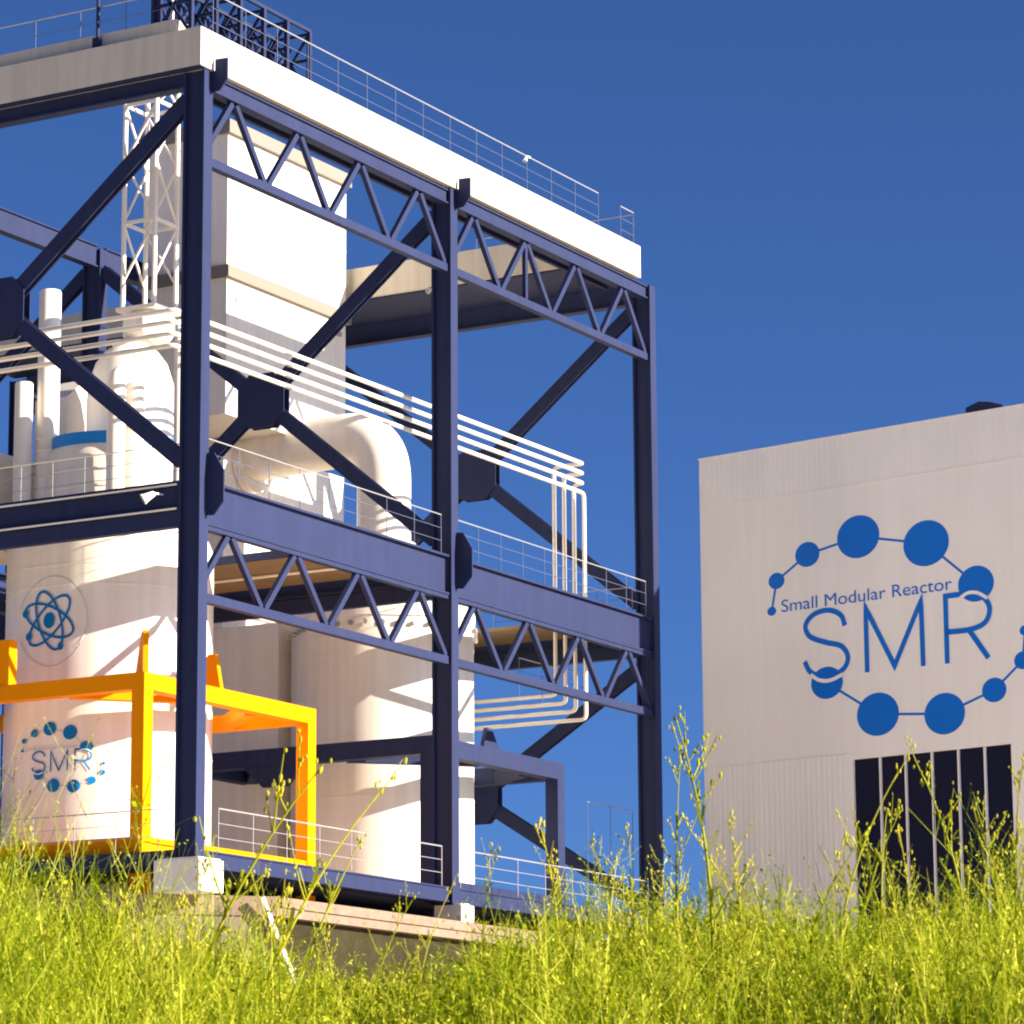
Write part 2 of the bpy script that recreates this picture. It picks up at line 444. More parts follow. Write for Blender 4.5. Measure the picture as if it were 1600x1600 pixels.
railing((13.95, 0.16, 10.37), (26.6, 0.16, 10.37), 10, 1.20, "mid-level railing over the right bay girder against the sky")
railing((26.75, 0.75, 10.35), (26.75, 6.2, 10.35), 5, 1.10, "mid-level railing on the far end girder behind the pipe drops")
railing((0.32, 0.8, 10.35), (0.32, 13.0, 10.35), 12, 1.10, "mid-level railing on the left girder before the domed vessel", mats=(PIPEW, CLAMP))
railing((1.3, 0.16, 0.26), (13.1, 0.16, 0.26), 8, 1.18, "low three-rail railing in front of the yellow post and middle vessel", mats=(GALV, GALV), r=0.015)
railing((14.2, 0.16, 0.26), (26.5, 0.16, 0.26), 8, 1.16, "low three-rail railing behind the grass in the right bay", mats=(GALV, GALV), r=0.015)
railing((0.10, 1.3, 0.28), (0.10, 12.5, 0.28), 9, 1.10, "low railing in front of the vessel carrying the round emblem", mats=(GALV, GALV), r=0.014)
railing((25.72, 2.0, -0.9), (28.95, 2.0, -0.9), 3, 5.02, "short pale handrail floating above the grass near the right column", rails=(1.0,), mats=(GALV, DARKRAIL), r=0.014)
railing((22.9, 3.0, 7.4), (27.6, 3.0, 7.4), 4, 1.30, "thin inner handrail crossing behind the lower truss of the right bay", mats=(GALV, DARKRAIL), r=0.014)

# ================================================================== roof fittings
t = thing("roof_lattice", "dark steel lattice box standing behind the roof railing at the near corner", "lattice frame", (3, 1.2, 23.16))
xs = [0.2 + 1.22 * i for i in range(6)]
MB().bar((xs[0], 0.62, 25.1), (xs[-1] + .05, 0.62, 25.1), 0.10, 0.10).bar((xs[0], 1.9, 25.1), (xs[-1] + .05, 1.9, 25.1), 0.10, 0.10).build("top_rail", NAVY, t)
for i, x in enumerate(xs):
    b = MB()
    for y in (0.62, 1.9): b.bar((x, y, 23.16), (x, y, 25.05), 0.12, 0.12, (1, 0, 0))
    b.bar((x, 0.68, 25.0), (x, 1.84, 25.0), 0.08, 0.08); b.bar((x, 0.68, 24.2), (x, 1.84, 24.2), 0.08, 0.08)
    b.bar((x, 0.68, 23.3), (x, 1.84, 24.95), 0.08, 0.08); b.bar((x, 1.84, 23.3), (x, 0.68, 24.95), 0.06, 0.08)
    b.build("bent", NAVY, t)
for i in range(5):
    x0, x1 = xs[i] + .06, xs[i + 1] - .06; b = MB()
    b.bar((x0, 1.9, 23.3), (x1, 1.9, 24.95), 0.08, 0.09); b.bar((x1, 1.93, 23.3), (x0, 1.93, 24.95), 0.06, 0.09)
    b.bar((x0, 1.27, 23.45), (x1, 1.27, 24.6), 0.10, 0.10); b.ball(((x0 + x1) / 2, 1.5, 23.9), 0.22, 6)
    b.build("diagonal", NAVY, t)
o = MB(); o.tube([(0.02, 3.72, 23.16), (0.02, 3.72, 25.4)], 0.055, 8); o.box(-0.09, 0.13, 3.61, 3.83, 23.16, 23.55)
tag(o.build("roof_pole", NAVY), "dark upright pole on a small foot at the left roof edge", "pole")
o = MB(); o.tube([(0.25, 1.30, 23.68), (0.25, 1.30, 25.2)], 0.05, 8); o.box(0.15, 0.35, 1.2, 1.4, 23.68, 23.72)
tag(o.build("roof_pole", WHITE), "thin white upright pole at the near roof corner", "pole")
o = MB(); o.bar((0.25, 1.75, 23.68), (0.25, 1.75, 25.4), 0.13, 0.13, (1, 0, 0)); o.box(0.12, 0.38, 1.62, 1.88, 23.68, 23.72)
tag(o.build("roof_pole", NAVY), "dark square post left of the white pole on the roof", "post")

def floodlight(pos, d, lab, s=1.0):
    t = thing("floodlight", lab, "floodlight", pos)
    p = Vector(pos); d = Vector(d).normalized()
    h = MB(); h.tube([p, p + d * 0.16 * s, p + d * 0.34 * s, p + d * 0.42 * s], 0.09 * s, 10, True, 0.19 * s)
    h.build("housing", LAMPM, t)
    MB().bar(p, p - d * 0.10 * s + Vector((0.25 * s, -0.05, -0.05)), 0.04, 0.05).build("bracket", CLAMP, t)
    MB().tube([p + d * 0.40 * s, p + d * 0.424 * s], 0.16 * s, 10).build("lens", CLAMP, t)
floodlight((-0.36, 1.25, 9.98), (-0.5, 0.55, -0.45), "white floodlight on the left girder beside the nearest column", 0.85)
floodlight((18.4, 0.05, 24.35), (-0.4, 0.1, -0.9), "tiny white lamp above the long roof railing", 0.45)
floodlight((13.6, 0.7, 18.9), (-0.6, 0.3, -0.3), "small cream lamp hung below the upper truss by the tower edge", 0.6)

# ================================================================== VESSELS (nine-sided shells)
def ninegon(cx, cy, prof, mb=None):
    return (mb or MB()).lathe(cx, cy, prof, 9, True, 0.0)
APO = math.cos(math.pi / 9)
class Skin:
    """lays flat artwork on the nine-sided shell; u runs to the viewer's right, v up"""
    def __init__(s, cx, cy, r, u0deg): s.cx, s.cy, s.r, s.u0 = cx, cy, r, R(u0deg)
    def P(s, u, v, off=0.02):
        g = s.u0 + u / (s.r * 0.98)
        k = (g % (2*math.pi/9)) - math.pi/9
        rr = s.r * APO / math.cos(k) + off + 0.028
        return Vector((s.cx + rr * math.cos(g), s.cy + rr * math.sin(g), v))
class Flat:
    def __init__(s, o, u, n): s.o, s.u, s.n = Vector(o), Vector(u), Vector(n)
    def P(s, u, v, off=0.02): return s.o + s.u * u + Vector((0, 0, v)) + s.n * off
def disc(mb, S, u, v, ru, rv, off=0.02, n=28, rot=0):
    c = [S.P(u, v, off)]
    rings = []
    for q in (0.5, 1.0):
        for k in range(n):
            g = 2 * math.pi * k / n
            a, b = ru * q * math.cos(g), rv * q * math.sin(g)
            c.append(S.P(u + a * math.cos(rot) - b * math.sin(rot), v + a * math.sin(rot) + b * math.cos(rot), off))
    fs = [(0, 1 + k, 1 + (k + 1) % n) for k in range(n)] + [(1+k, 1+n+k, 1+n+(k+1) % n, 1+(k+1) % n) for k in range(n)]
    mb.add(c, fs)
def stroke(mb, S, pts, w, off=0.02, close=False, step=0.25):
    """ribbon with mitred joints along a 2-D polyline"""
    q = [Vector(p) for p in pts]
    if close: q.append(q[0])
    dense = [q[0]]; corner = {0}
    for a, b in zip(q[:-1], q[1:]):
        k = max(1, int((b - a).length / step))
        for i in range(1, k + 1): dense.append(a.lerp(b, i / k))
    N = len(dense); vs = []
    for i, p in enumerate(dense):
        if close and i in (0, N - 1): t0 = dense[1] - dense[0]; t1 = dense[-1] - dense[-2]
        else: t0 = dense[min(i + 1, N - 1)] - p; t1 = p - dense[max(i - 1, 0)]
        if t0.length < 1e-9: t0 = t1
        if t1.length < 1e-9: t1 = t0
        t0 = t0.normalized(); t1 = t1.normalized(); t = (t0 + t1).normalized()
        nn = Vector((-t.y, t.x)); c = max(0.35, abs(nn.dot(Vector((-t1.y, t1.x)))))
        h = w / 2 / c
        vs.append(S.P(p.x + nn.x * h, p.y + nn.y * h, off)); vs.append(S.P(p.x - nn.x * h, p.y - nn.y * h, off))
    mb.add(vs, [(2*i, 2*i+1, 2*i+3, 2*i+2) for i in range(N - 1)])
def smoothpath(pts, n=8):
    P = [Vector(p) for p in pts]; P = [P[0]*2 - P[1]] + P + [P[-1]*2 - P[-2]]; out = []
    for i in range(1, len(P) - 2):
        for k in range(n):
            t = k / n
            out.append(0.5 * ((2*P[i]) + (P[i+1]-P[i-1])*t + (2*P[i-1]-5*P[i]+4*P[i+1]-P[i+2])*t*t + (-P[i-1]+3*P[i]-3*P[i+1]+P[i+2])*t**3))
    out.append(P[-2]); return out

# the SMR emblem: bead ring, small words and big letters, in the wall's metres
BEADS = [(3.03,-5.88,.19,.16),(3.26,-4.83,.34,.29),(4.58,-4.05,.51,.44),(6.70,-3.69,.87,.75),(9.43,-4.26,.91,.79),(11.34,-5.88,.70,.61),
         (5.27,-8.63,.66,.56),(7.31,-9.91,.85,.74),(9.96,-10.14,.80,.70),(11.91,-9.53,.47,.41),(13.05,-8.65,.34,.30),(13.15,-7.66,.195,.17)]
SPATH = [(6.07,-6.72),(5.90,-6.33),(5.40,-6.11),(4.78,-6.20),(4.44,-6.55),(4.62,-6.95),(5.26,-7.22),(5.90,-7.42),(6.16,-7.84),(5.92,-8.25),(5.25,-8.43),(4.62,-8.20),(4.37,-7.80)]
MPATH = [(6.93,-8.43),(6.93,-6.20),(8.04,-8.32),(9.16,-6.20),(9.18,-8.45)]
RPATH = [(10.13,-8.46),(10.13,-6.17),(10.86,-6.17),(11.45,-6.25),(11.83,-6.70),(11.68,-7.20),(11.10,-7.40),(10.15,-7.40)]
RLEG = [(11.02,-7.42),(11.74,-8.44)]
def emblem(S, sc, du, dv, mats, parent, faint=False):
    """sc, du, dv map the emblem's own metres to the surface"""
    f = lambda p: (p[0] * sc + du, p[1] * sc + dv)
    em = bpy.data.objects.new("emblem", None); COL.objects.link(em); em.parent = parent; em.empty_display_size = .2
    for u, v, ru, rv in BEADS:
        b = MB(); uu, vv = f((u, v)); disc(b, S, uu, vv, ru * sc, rv * sc, 0.012); b.build("bead", mats[0], em)
    for i, j in ((0,1),(1,2),(2,3),(3,4),(4,5),(6,7),(7,8),(8,9),(9,10),(10,11)):
        b = MB(); stroke(b, S, [f(BEADS[i][:2]), f(BEADS[j][:2])], 0.085 * sc, 0.008); b.build("link", mats[1], em)
    w = 0.185 * sc
    b = MB(); stroke(b, S, [f(p) for p in smoothpath(SPATH)], w, 0.020, step=0.4); b.build("letter", mats[0], em)
    b = MB(); stroke(b, S, [f(p) for p in MPATH], w, 0.020); b.build("letter", mats[0], em)
    b = MB()
    stroke(b, S, [f(p) for p in RPATH[:2]] + [f(p) for p in smoothpath(RPATH[2:], 6)], w, 0.022)
    stroke(b, S, [f(p) for p in RLEG], w, 0.024); b.build("letter", mats[0], em)
    b = MB(); stroke(b, S, [f(p) for p in smoothpath([(10.72,-6.30),(11.02,-6.16),(11.40,-6.20),(11.78,-6.42)])], 0.12 * sc, 0.028, step=0.3); b.build("gap_arc", mats[2], em)
    b = MB(); stroke(b, S, [f(p) for p in smoothpath([(4.62,-8.28),(4.95,-8.50),(5.40,-8.56),(5.95,-8.40)])], 0.13 * sc, 0.028, step=0.3); b.build("gap_arc", mats[2], em)
    cu = bpy.data.curves.new("emblem_words", 'FONT'); cu.body = "Small Modular Reactor"; cu.size = 1.0
    tmp = bpy.data.objects.new("emblem_words", cu); COL.objects.link(tmp)
    bpy.context.view_layer.update()
    me = bpy.data.meshes.new_from_object(tmp.evaluated_get(bpy.context.evaluated_depsgraph_get()))
    bpy.data.objects.remove(tmp); bpy.data.curves.remove(cu)
    vx = np.array([v.co[:] for v in me.vertices]); x0, x1 = vx[:, 0].min(), vx[:, 0].max()
    kx = 6.95 / (x1 - x0); ky = 0.62
    b = MB(); vs = []
    for v in vx:
        u, w_ = f((3.45 + (v[0] - x0) * kx, -5.96 + v[1] * ky)); vs.append(S.P(u, w_, 0.016))
    b.add(vs, [tuple(p.vertices) for p in me.polygons]); bpy.data.meshes.remove(me)
    b.build("lettering", mats[3], em)

def vessel(cx, cy, r, lab, top=9.92, dome=True):
    t = thing("reactor_vessel", lab, "vessel", (cx, cy, -0.9), "nine-sided white vessels")
    sh = ninegon(cx, cy, [(r, -0.9), (r, top)]).build("shell", WHITE, t)
    for z in (8.95, 8.35, 3.72):
        ninegon(cx, cy, [(r - .05, z), (r + 0.014, z), (r + 0.014, z + 0.05), (r - .05, z + .05)]).build("seam", WHITE, sh)
    return t
V1 = (5.40, 6.85); V2 = (20.30, 6.60); VR = 3.10
v1 = vessel(*V1, VR, "white nine-sided vessel inside the orange frame with an atom emblem")
v2 = vessel(*V2, VR, "white nine-sided vessel behind the middle column with bolts under its rim", 9.60)
ninegon(*V2, [(VR - .05, 9.601), (VR + .06, 9.601), (VR + .06, 10.02), (VR - .4, 10.30), (2.3, 10.9), (1.75, 11.5), (1.1, 11.95), (0.95, 12.3)]).build("lid", WHITE, v2)
lid2 = [c for c in v2.children if c.name.startswith("lid")][0]
for k in range(36):
    a = 2 * math.pi * k / 36
    s_ = Skin(V2[0], V2[1], VR, math.degrees(a)); p = s_.P(0, 9.36, 0.0); q = s_.P(0, 9.36, 0.09)
    MB().tube([p, q], 0.085, 8).build("bolt", CLAMP, lid2)
# upper part of the left vessel above the deck level
lid = MB().lathe(*V1, [(VR * APO - .05, 9.921), (2.6, 10.35), (2.15, 10.75), (2.12, 12.35), (1.98, 12.70)], 36).build("upper_shell", WHITE, v1)
MB().lathe(*V1, [(1.7, 12.701), (2.0, 12.701), (2.0, 13.06), (1.7, 13.06)], 36).build("blue_band", BLUEBAND, v1)
MB().lathe(6.0, 6.70, [(1.32, 13.061), (1.32, 14.5), (1.27, 15.0), (1.08, 15.6), (0.80, 15.98), (0.58, 16.10), (0.58, 16.28), (0.3, 16.29)], 32).build("dome", WHITE, v1)
for z in (10.9, 11.4, 11.9): MB().lathe(*V1, [(2.1, z), (2.16, z), (2.16, z + .05), (2.1, z + .05)], 36).build("hoop", WHITE, lid)
# emblems on the left vessel; its facing side points to -X (180 degrees)
sk = Skin(V1[0], V1[1], VR, 180)
at = MB(); cu_, cv_ = -0.02, 7.36
for k in range(3):
    rot = R((44, 110, 154)[k]); pts = []
    for i in range(48):
        g = 2 * math.pi * i / 48; a, c_ = 0.93 * math.cos(g), 0.40 * math.sin(g)
        pts.append((cu_ + a * math.cos(rot) - c_ * math.sin(rot), cv_ + (a * math.sin(rot) + c_ * math.cos(rot)) * 0.97))
    stroke(at, sk, pts, 0.075, 0.014 + 0.004 * k, True, 1.0)
    gq = R([150, 200, 20][k]); a, c_ = 0.93 * math.cos(gq), 0.40 * math.sin(gq)
    disc(at, sk, cu_ + a * math.cos(rot) - c_ * math.sin(rot), cv_ + a * math.sin(rot) + c_ * math.cos(rot), 0.10, 0.12, 0.028, 14)
disc(at, sk, cu_, cv_, 0.20, 0.23, 0.03)
at.build("atom_emblem", TEALBLUE, v1)
rg = MB(); stroke(rg, sk, [(cu_ + 0.08 + 1.20 * math.cos(2*math.pi*i/64), cv_ - 0.02 + 1.30 * math.sin(2*math.pi*i/64)) for i in range(64)], 0.025, 0.01, True, 1.0)
rg.build("emblem_outline", FADED, v1)
FAINT = principled("faded_blue_link", (0.45, 0.50, 0.55), 0.5)
emblem(sk, 0.262, -1.68, 5.20, (TEALBLUE, FAINT, WHITE, FAINT), v1)

# ================================================================== ORANGE and NAVY carrying frames
def portal(name, lab, cat, mat, x0, x1, y0, y1, zb, zt, w, hb, zlow=None, fins=False, foot=-0.915):
    t = thing(name, lab, cat, ((x0+x1)/2, (y0+y1)/2, foot))
    for x, y in ((x0, y0), (x1 - w, y0), (x0, y1 - w), (x1 - w, y1 - w)):
        MB().box(x, x + w, y, y + w, foot, zt - hb - 0.001).build("post", mat, t)
    def ring(za, zb_, nm):
        MB().box(x0, x1, y0, y0 + w, za, zb_).build(nm, mat, t)
        MB().box(x0, x1, y1 - w, y1, za, zb_).build(nm, mat, t)
        MB().box(x0, x0 + w, y0 + w, y1 - w, za, zb_).build(nm, mat, t)
        MB().box(x1 - w, x1, y0 + w, y1 - w, za, zb_).build(nm, mat, t)
    ring(zt - hb, zt, "top_beam")
    return t, ring
of, ring = portal("vessel_cradle", "bright orange steel cradle boxed around the left vessel", "cradle", ORANGE, 0.77, 9.45, 2.30, 11.3, 0, 5.30, 0.42, 0.46)
# low beams butt between the posts
for xa, xb, ya, yb in ((1.20, 9.02, 2.33, 2.66), (1.20, 9.02, 10.92, 11.25), (0.80, 1.13, 2.73, 10.87), (9.06, 9.39, 2.73, 10.87)):
    MB().box(xa, xb, ya, yb, 0.30, 0.78).build("low_beam", ORANGE, of)
# corner plates and inner beams that reach the vessel, and upright fins on top
for (xa, ya), (xb, yb) in (((1.3, 5.2), (4.0, 2.85)), ((6.8, 2.85), (8.95, 5.2)), ((1.3, 8.6), (4.0, 10.8)), ((6.8, 10.8), (8.95, 8.6))):
    MB().bar((xa, ya, 5.02), (xb, yb, 5.02), 0.35, 0.38).build("corner_beam", ORANGE, of)
MB().prism([(4.75, 2.5, 5.301), (4.75, 3.6, 5.301), (4.75, 2.95, 6.35), (4.75, 2.7, 6.35)], (0.16, 0, 0)).build("fin", ORANGE, of)
MB().prism([(1.00, 2.52, 5.301), (2.3, 3.75, 5.301), (1.35, 2.85, 6.5), (1.00, 2.52, 6.5)], (0.11, -0.11, 0)).build("fin", ORANGE, of)
MB().box(0.80, 1.16, 7.0, 7.5, 5.301, 6.6).build("fin", ORANGE, of)
nf, ring = portal("vessel_cradle", "navy steel cradle boxed around the vessel behind the middle column", "cradle", NAVY, 15.0, 23.4, 1.60, 11.2, 0, 5.12, 0.46, 0.55)
MB().box(15.47, 22.92, 1.66, 1.98, 0.25, 0.72).build("low_beam", NAVY, nf)
for (xa, ya), (xb, yb) in (((15.5, 5.0), (18.6, 2.1)), ((21.6, 2.1), (22.9, 3.8)), ((15.5, 8.4), (18.6, 10.7))):
    MB().bar((xa, ya, 4.75), (xb, yb, 4.75), 0.35, 0.40).build("corner_beam", NAVY, nf)
MB().prism([(15.0, 8.6, 4.56), (15.0, 6.3, 4.56), (15.0, 7.0, 3.9), (15.0, 7.9, 3.9)], (0.2, 0, 0)).build("hanger_plate", NAVY, nf)
MB().prism([(16.1, 1.62, 5.121), (16.1, 2.1, 5.121), (16.1, 2.0, 6.5), (16.1, 1.72, 6.5)], (0.16, 0, 0)).build("fin", NAVY, nf)
MB().prism([(20.9, 3.3, 5.121), (22.4, 3.3, 5.121), (21.6, 3.3, 6.2), (21.3, 3.3, 6.2)], (0, 0.14, 0)).build("fin", NAVY, nf)
# ================================================================== TOWER, DUCT
tw = thing("stack_tower", "tall square white tower with two cream bands rising through the roof opening", "tower", (22.4, 14, -0.9))
TX0, TX1, TY0, TY1 = 15.80, 23.14, 10.0, 13.35
tb = MB().box(TX0, TX1, TY0, TY1, 16.45, 26.04).build("body", WHITE, tw)
for z0, z1 in ((21.08, 21.48), (26.041, 26.50)):
    MB().box(TX0 - .14, TX1 + .14, TY0 - .16, TY1 + .16, z0, z1).build("band", BANDC, tw)
for z in (23.7, 18.6):
    MB().box(TX0 - .012, TX1 + .012, TY0 - .012, TY1 + .012, z, z + 0.025).build("seam", WHITE, tb)
MB().box(22.5, 22.75, TY0 - .10, TY0 - .001, 20.55, 20.70).build("hatch_knob", CLAMP, tw)
for y in (10.9, 11.7, 12.5):
    MB().box(TX0 - .05, TX0 - .001, y, y + 0.10, 17.0, 21.0).build("rib", WHITE, tb)
MB().box(18.73, 26.29, 12.05, 16.0, 9.92, 16.40).build("lower_body", WHITE, tw)
MB().box(18.73, 26.29, 9.78, 16.0, -0.9, 9.90).build("base_block", WHITE, tw)
tl = [c for c in tw.children if c.name.startswith("lower_body")][0]
for z in (12.9, 14.6):
    MB().box(18.718, 26.302, 12.038, 16.012, z, z + 0.025).build("seam", WHITE, tl)
du = thing("bent_duct", "fat white duct elbow bending down into the right vessel in front of the tower", "duct", (18, 9, 11))
path = rounded([(20.2, 12.04, 16.05), (20.2, 6.6, 16.2), (20.2, 6.6, 11.7)], 1.6, 14)
MB().tube(path, 0.90, 32).build("duct_pipe", WHITE, du)
MB().lathe(20.2, 6.6, [(0.85, 12.25), (1.06, 12.25), (1.06, 12.45), (0.85, 12.45)], 32).build("collar", WHITE, du)
MB().tube([(20.2, 12.04, 15.75), (20.2, 11.75, 15.76)], 1.0, 28).build("flange", WHITE, du)
# ================================================================== slim columns, U pipe, riser
def slim(cx, cy, r, z0, z1, lab, rings=()):
    t = thing("standpipe", lab, "pipe", (cx, cy, z0), "round white standpipes beside the left vessel")
    MB().lathe(cx, cy, [(r, z0), (r, z1 - 0.06), (r * 0.9, z1 - 0.015), (r * .5, z1)], 24).build("tube", WHITE, t)
    for z in rings:
        MB().lathe(cx, cy, [(r * .9, z), (r + 0.04, z), (r + 0.04, z + 0.07), (r * .9, z + .07)], 24).build("hoop", WHITE, t)
slim(3.80, 8.10, 0.33, 10.0, 17.6, "taller round white standpipe with hoops left of the domed vessel", (12.3, 12.65, 13.0))
slim(3.28, 8.60, 0.27, 10.0, 14.75, "shorter round white standpipe at the left edge of the deck")
slim(2.30, 2.35, 0.145, 10.0, 15.6, "thin white riser beside the nearest column where four pipes turn")
t = thing("loop_pipe", "white upside-down U pipe with three hoops in front of the dome", "pipe", (5, 5.6, 10))
P0 = Vector((3.30, 5.25, 10.6)); P1 = Vector((3.98, 5.10, 10.6))
zt = 14.62
MB().tube(rounded([P0, (P0.x, P0.y, zt), (P1.x, P1.y, zt), P1], 0.34, 8), 0.275, 24).build("tube", WHITE, t)
for z in (13.3, 13.65, 14.0):
    MB().lathe(P1.x, P1.y, [(0.2, z), (0.31, z), (0.31, z + .06), (.2, z + .06)], 20).build("hoop", WHITE, t)
b = MB(); b.prism([(5.9, 9.0, 10.3), (7.9, 9.0, 10.3), (7.9, 9.0, 15.2), (7.3, 9.0, 15.75), (6.8, 9.0, 15.6), (5.9, 9.0, 14.9)], (0, 1.2, 0))
b.box(5.8, 8.0, 8.9, 10.3, 10.1, 10.3)
tag(b.build("valve_housing", WHITE), "beige slanted-top housing between the standpipe and the dome", "housing")
b = MB(); b.box(2.6, 6.4, 10.2, 12.6, 10.06, 13.0); b.box(2.5, 6.5, 10.1, 12.7, 12.6, 12.8)
tag(b.build("equipment_cabin", WHITE), "pale box cabin at the far left edge of the deck behind the standpipes", "cabin")

# ================================================================== FOUR PIPES
px = [(0.95 + .0, 15.50), (0.95, 15.16), (0.95, 14.82), (0.95, 14.48)]
for i, (x0, z) in enumerate(px):
    yb = 2.75 - 0.38 * i                                         # where the drop comes down
    xe = 24.95
    lab = ["topmost of the four cream pipes crossing behind the middle column", "second cream pipe from the top of the four parallel pipes",
           "third cream pipe down, just above the lowest of the four", "lowest of the four parallel cream pipes, bending straight down"][i]
    t = thing("process_pipe", lab, "pipe", (12, 1.6, z), "four parallel cream pipes")
    pts = [(x0, 13.0, z), (x0, 1.6, z), (xe, 1.6, z)]
    if i < 3: pts += [(xe, yb, z), (xe, yb, 6.78 + 0.3 * (3 - i)), (xe, 8.5, 6.78 + 0.3 * (3 - i))]
    else: pts += [(xe, 1.6, 6.78), (xe, 8.5, 6.78)]
    MB().tube(rounded(pts, 0.20, 5), 0.068, 10).build("tube", PIPEW, t)
    b = MB()
    for x in (12.05, 6.6): b.tube([(x, 1.6, z), (x + 0.32, 1.6, z)], 0.082, 10)
    b.build("clamp", CLAMP, t)
# ================================================================== LATTICE MAST
t = thing("lattice_mast", "white square lattice mast standing before the tower and behind the left brace", "mast", (6.2, 5.8, 16))
MX0, MX1, MY0, MY1 = 5.70, 6.82, 5.70, 6.84
zs = [16.25, 19.95, 23.65, 25.5]
for x, y in ((MX0, MY0), (MX1, MY0), (MX0, MY1), (MX1, MY1)):
    MB().tube([(x, y, 17.3), (x, y, 25.6)], 0.075, 10).build("leg", WHITE, t)
for a, b_ in (((MX0, MY0), (MX1, MY0)), ((MX1, MY0), (MX1, MY1)), ((MX1, MY1), (MX0, MY1)), ((MX0, MY1), (MX0, MY0))):
    b = MB()
    for i, z in enumerate(zs):
        if i: b.bar((*a, z), (*b_, z), 0.07, 0.10)
        if i < len(zs) - 1:
            zm = (z + zs[i+1]) / 2
            if i: b.bar((*b_, z + .05), (*a, zm), 0.055, 0.065)
            b.bar((*a, zm + .03), (*b_, zs[i+1] - .05), 0.055, 0.065)
    b.build("bracing", WHITE, t)
b = MB(); b.box(MX0 - .15, MX1 + .15, MY0 - .15, MY1 + .15, 17.18, 17.30)
b.lathe((MX0+MX1)/2, (MY0+MY1)/2, [(0.62, 16.295), (0.80, 16.5), (0.80, 17.0), (0.6, 17.178)], 8, False, R(22.5)); b.build("foot", WHITE, t)

# ================================================================== HALL ON THE RIGHT
WO = Vector((32.894880562697395, 1.1952234514284115, 17.0988583408268))
WU = Vector((-0.16240602172533136, -0.9867240161804876, 0)); WN = Vector((-0.9867240161804876, 0.16240602172533136, 0))
hall = thing("metal_hall", "beige metal-clad hall with a blue SMR bead emblem and dark panel door", "building", WO + Vector((0, 0, -22)))
FL = Flat(WO, WU, WN)
def fbox(mb, u0, u1, v0, v1, n0, n1):
    vs = [FL.P(u, v, n) for n in (n0, n1) for u, v in ((u0, v0), (u1, v0), (u1, v1), (u0, v1))]
    return mb.add(vs, [(3,2,1,0),(4,5,6,7),(0,1,5,4),(1,2,6,5),(2,3,7,6),(3,0,4,7)])
L_ = 19.0; ZB = -21.0
b = MB()
fbox(b, 0, 6.25, ZB, -0.04, -0.4, 0.0); fbox(b, 12.47, L_, ZB, -0.04, -0.4, 0.0); fbox(b, 6.25, 12.47, -11.37, -0.04, -0.4, 0.0)
fbox(b, 0, 0.3, ZB, -0.04, -16, -0.4); fbox(b, L_ - .3, L_, ZB, -0.04, -16, -0.4); fbox(b, 0.3, L_ - .3, ZB, -0.04, -16, -15.7)
b.build("wall", FACADE, hall)
b = MB(); fbox(b, -0.02, L_ + .02, -0.04, 0.0, -16.02, 0.03); b.build("roof", FACADE, hall)
def ribs(u0, u1, v0, v1, pitch, nm):
    """trapezoidal cladding sheet standing proud of the wall"""
    b = MB(); n = int((u1 - u0) / pitch); vs = []; prof = []
    for i in range(n):
        a = u0 + i * pitch
        prof += [(a, 0.004), (a + pitch * .46, 0.004), (a + pitch * .56, 0.015), (a + pitch * .90, 0.015)]
    prof.append((u0 + n * pitch, 0.004))
    for u, d in prof: vs += [FL.P(u, v0, d), FL.P(u, v1, d)]
    b.add(vs, [(2*i, 2*i+2, 2*i+3, 2*i+1) for i in range(len(prof) - 1)])
    b.build(nm, FACADE, hall)
ribs(0.02, L_ - .02, -1.80, -0.05, 0.22, "ribbed_cladding")
ribs(0.02, 6.10, ZB + .1, -11.17, 0.22, "ribbed_cladding")
ribs(12.62, L_ - .02, ZB + .1, -11.17, 0.22, "ribbed_cladding")
for v in (-1.83, -11.15):
    b = MB(); fbox(b, 0.0, 6.2 if v < -5 else L_, v - .012, v + .012, 0.003, 0.02); b.build("seam", FACADE, hall)
dl = [6.25, 7.32, 8.335, 9.38, 10.415, 11.438, 12.47]
b = MB(); fbox(b, dl[0] + .01, dl[-1] - .01, ZB, -11.38, -0.39, -0.32); door = b.build("door", DOORM, hall)
for a, c in zip(dl[:-1], dl[1:]):
    b = MB(); fbox(b, a + (.005 if a < 6.3 else .031), c - (.005 if c > 12.4 else .031), ZB, -11.376, -0.30, -0.10); b.build("door_panel", DOORM, door)
for a in dl[1:-1]:
    b = MB(); fbox(b, a - .030, a + .030, ZB, -11.375, -0.30, -0.004); b.build("mullion", FACADE, door)
emblem(FL, 1.0, 0, 0, (BLUE, BLUE, FACADE, BLUE), hall)
t = thing("roof_vent", "small dark angled vent peeking over the hall roof edge", "vent", FL.P(11.4, 0, -1.0))
vb = [FL.P(u, v, -1.6) for u, v in ((10.75, 0.0), (12.3, 0.0), (12.25, 0.24), (11.75, 0.42), (11.3, 0.50), (10.8, 0.36))]
MB().prism(vb, WN * 1.0).build("hood", NAVY, t)
b = MB(); fbox(b, 10.95, 12.1, 0.0, 0.12, -0.59, -0.55); b.build("grille", DOORM, t)

